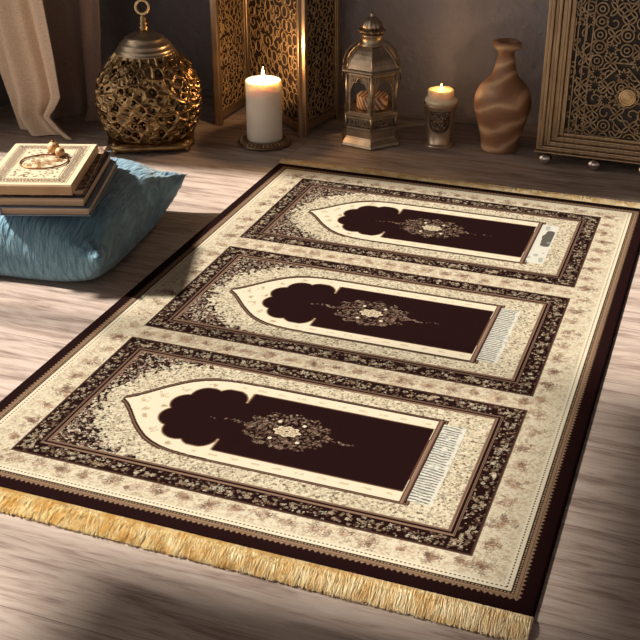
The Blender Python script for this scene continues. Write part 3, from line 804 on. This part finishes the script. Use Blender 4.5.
# ------------------------------------------------------------------ cup with candle
def build_cup():
    t = thing('metal_cup', 'small engraved metal tumbler holding a lit candle', 'candle holder', (.433,2.185,0), math.radians(13))
    def cupmat():
        m = mat('engraved_copper', (.66,.52,.38), .3, .8, (.52,.36,.22), 16, bump=.2, bscale=50); return m
    c = MB(); c.lathe([(.048,0),(.056,.001),(.057,.004),(.050,.007),(.0455,.012),(.047,.05),(.052,.095),(.0575,.137),(.0605,.142),(.0595,.146),(.057,.145),(.0558,.137),(.0505,.09),(.044,.02),(.001,.018)], 56)
    c.build('cup_body', cupmat(), t)
    # dark engraved shield on the side facing the room
    e = MB()
    def rad(z): return float(np.interp(z, [.012,.05,.095,.130], [.0455,.047,.052,.0560]))+.0008
    def on(x, z): return (rad(z)*math.sin(x/rad(z)), -rad(z)*math.cos(x/rad(z)), z)
    for w, zb in ((.036,.052),(.031,.057)):
        P = [on(-w, .124)]+[on(-w*math.cos(k*PI/16), .085-(.085-zb)*math.sin(k*PI/16)) for k in range(17)]+[on(w, .124)]
        e.tube(P, .0016, 4)
    e.tube([on(-.044+.088*k/16, .1255) for k in range(17)], .0013, 4)
    for st in filigree(.058, .066, .0115, 91):
        st2 = [(x-.029, y+.058) for x, y in st]; st2 = [p for p in st2 if (p[1] > .085 or (p[0]/.029)**2+((p[1]-.085)/.027)**2 < 1)]
        if len(st2) > 1: e.tube([on(x, z) for x, z in st2], .0011, 4)
    e.build('engraved_shield', mat('engraving', (.05,.035,.025), .6, .5), t)
    t = thing('votive_candle', 'cream votive candle glowing in the small metal tumbler', 'candle', (.433,2.185,.0195))
    w = MB(); w.lathe([(.040,0),(.045,.07),(.0495,.108),(.0510,.118),(.0525,.128),(.054,.134),(.053,.140),(.046,.145),(.0435,.150),(.0435,.162),(.043,.1675),(.039,.1695),(.022,.166),(.001,.165)], 48,
                      fn=lambda a, r, z: r*(1+.035*math.sin(a*3+z*60)+.02*math.sin(a*7)) if z > .125 and r > .03 else r)
    w.build('wax', M['wax_warm'], t)
    MB().tube([(0,0,.160),(.001,0,.172)], .0012, 6).build('wick', M['wick'], t)
    fl = MB(); fl.lathe([(.0006,.168),(.0034,.171),(.0040,.175),(.0024,.182),(.0004,.188)], 12); fl.build('flame', M['flame'], t)
build_cup()

# ------------------------------------------------------------------ vase
def vase_mat():
    m = bpy.data.materials.new('marbled_brown_clay'); m.use_nodes = True; N = m.node_tree.nodes; L = m.node_tree.links; p = N['Principled BSDF']
    p.inputs['Roughness'].default_value = .5
    tc = N.new('ShaderNodeTexCoord'); mp = N.new('ShaderNodeMapping'); mp.inputs['Rotation'].default_value = (.3,.65,0); mp.inputs['Scale'].default_value = (1,1,1.6)
    L.new(tc.outputs['Object'], mp.inputs['Vector'])
    w = N.new('ShaderNodeTexWave'); w.bands_direction = 'Z'; w.inputs['Scale'].default_value = 4.2; w.inputs['Distortion'].default_value = 9; w.inputs['Detail'].default_value = 2.5
    w.inputs['Detail Scale'].default_value = 1.1; L.new(mp.outputs[0], w.inputs['Vector'])
    cr = N.new('ShaderNodeValToRGB'); e = cr.color_ramp.elements
    e[0].position = .1; e[0].color = (*srgb(146,104,74), 1); e[1].position = .97; e[1].color = (*srgb(200,164,128), 1); a = e.new(.72); a.color = (*srgb(170,128,94), 1)
    L.new(w.outputs['Fac'], cr.inputs[0]); L.new(cr.outputs[0], p.inputs['Base Color']); return m
v = MB(); v.lathe([(.058,0),(.061,.003),(.062,.010),(.066,.04),(.075,.078),(.086,.115),(.0935,.145),(.0945,.165),(.090,.19),(.079,.213),(.062,.232),(.048,.245),(.0405,.258),(.035,.275),(.0295,.300),(.0265,.318),(.027,.330),
                  (.036,.337),(.0445,.344),(.047,.352),(.0445,.360),(.036,.364),(.026,.361),(.021,.350),(.018,.31)], 72,
                  fn=lambda a, r, z: r*(1+.06*math.cos(a*4+.6)*min(1, max(0, (z-.333)/.012))))
v.add([], [])
o = v.build('clay_vase', vase_mat(), None, (.638,2.205,0)); tag(o, 'tall necked marbled brown clay vase beside the bronze cabinet', 'vase')

# ------------------------------------------------------------------ curtains
def interp(tab, z):
    tab = sorted(tab); zs = [a for a, _ in tab]; return float(np.interp(z, zs, [b for _, b in tab]))
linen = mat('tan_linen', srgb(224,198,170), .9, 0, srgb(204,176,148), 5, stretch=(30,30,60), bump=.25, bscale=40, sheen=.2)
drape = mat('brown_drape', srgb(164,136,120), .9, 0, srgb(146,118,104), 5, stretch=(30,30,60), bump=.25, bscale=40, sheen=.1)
def curtain(name, label, left, right, y, m, folds, amp, H=2.3, seed=0, flare=None, cross=.5):
    nu, nv = 90, 90; V = []; F = []
    for j in range(nv+1):
        z = .004+(H-.004)*(j/nv)**1.6
        xl, xr = interp(left, z), interp(right, z)
        for i in range(nu+1):
            u = i/nu; x = xl+(xr-xl)*u
            a = amp*(.75+.25*math.sin(z*4+seed)); ph = folds*2*PI*(u**1.15)+seed+.5*math.sin(z*3)
            yy = y+a*math.sin(ph)+a*.35*math.sin(2.3*ph+1)+(flare(u, z) if flare else 0)
            V.append((x+a*.3*math.cos(ph), yy, z))
    for j in range(nv):
        for i in range(nu):
            k = j*(nu+1)+i; F.append((k, k+1, k+nu+2, k+nu+1))
    mb = MB(); mb.add(V, F, True); o = mb.build(name, m); s = o.modifiers.new('solid', 'SOLIDIFY'); s.thickness = .003
    tag(o, label, 'curtain'); return o
curtain('linen_curtain', 'light tan linen curtain swept aside in front of the brown drape',
        [(0,-1.00),(.21,-1.050),(.45,-1.093),(1.0,-1.17),(2.3,-1.185)], [(0,-.752),(.03,-.80),(.075,-.845),(.110,-.815),(.147,-.792),(.28,-.802),(.465,-.822),(1.0,-.86),(2.3,-.90)],
        1.80, linen, 1.55, .026, seed=1.1)
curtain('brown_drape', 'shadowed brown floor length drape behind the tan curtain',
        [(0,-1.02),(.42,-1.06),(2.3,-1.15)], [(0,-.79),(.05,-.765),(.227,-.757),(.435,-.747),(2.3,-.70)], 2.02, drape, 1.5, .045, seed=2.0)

# ------------------------------------------------------------------ light
w = bpy.data.worlds.new('World'); bpy.context.scene.world = w; w.use_nodes = True; nt = w.node_tree; N = nt.nodes; L = nt.links
# daylight: bright to the left (windows), dimmer towards the rest of the room
bg = N['Background']; tc = N.new('ShaderNodeTexCoord'); dt = N.new('ShaderNodeVectorMath'); dt.operation = 'DOT_PRODUCT'
L.new(tc.outputs['Generated'], dt.inputs[0]); dt.inputs[1].default_value = (-.86,-.50,.1)
cr = N.new('ShaderNodeValToRGB'); mr = N.new('ShaderNodeMapRange'); mr.inputs['From Min'].default_value = -1; mr.inputs['From Max'].default_value = 1
L.new(dt.outputs['Value'], mr.inputs['Value']); L.new(mr.outputs[0], cr.inputs[0]); e = cr.color_ramp.elements
e[0].position = .35; e[0].color = (.20,.165,.155,1); e[1].position = 1; e[1].color = (1.5,1.38,1.28,1); a = e.new(.72); a.color = (.50,.43,.40,1)
L.new(cr.outputs[0], bg.inputs['Color']); bg.inputs['Strength'].default_value = 1.05
s = bpy.data.lights.new('sun', 'SUN'); s.energy = 10.5; s.angle = math.radians(4); s.color = (1,.925,.84)
so = bpy.data.objects.new('sun', s); C.objects.link(so)
el = math.radians(44); dv = Vector((math.cos(el), .10*math.cos(el), -math.sin(el)))
so.rotation_euler = dv.to_track_quat('-Z', 'Y').to_euler()
def point(name, loc, e, r=.008, col=(1,.52,.18)):
    l = bpy.data.lights.new(name, 'POINT'); l.energy = e; l.shadow_soft_size = r; l.color = col
    o = bpy.data.objects.new(name, l); C.objects.link(o); o.location = loc
point('candle_light', (-.127,1.985,.285), 2.7, .01, (1,.58,.26))
point('votive_light', (.433,2.185,.222), .3, .006)

# ------------------------------------------------------------------ camera
cam = bpy.data.cameras.new('camera'); co = bpy.data.objects.new('camera', cam); C.objects.link(co)
cam.sensor_width = 36; cam.lens = 36*1111.745/640; cam.clip_start = .05
X = Vector((0.93739146,-0.16109246,0.30878225)); Y = Vector((0.34826717,0.44041395,-0.82749352)); Z = Vector((-0.00268904,0.88322408,0.46894349))
co.matrix_world = Matrix.Translation((1.32344,-1.36705,1.25)) @ Matrix((X, Y, Z)).to_4x4()
sc = bpy.context.scene; sc.camera = co
sc.view_settings.view_transform = 'Standard'; sc.view_settings.look = 'None'; sc.view_settings.gamma = 1; sc.view_settings.exposure = 0
sc.view_settings.use_curve_mapping = False
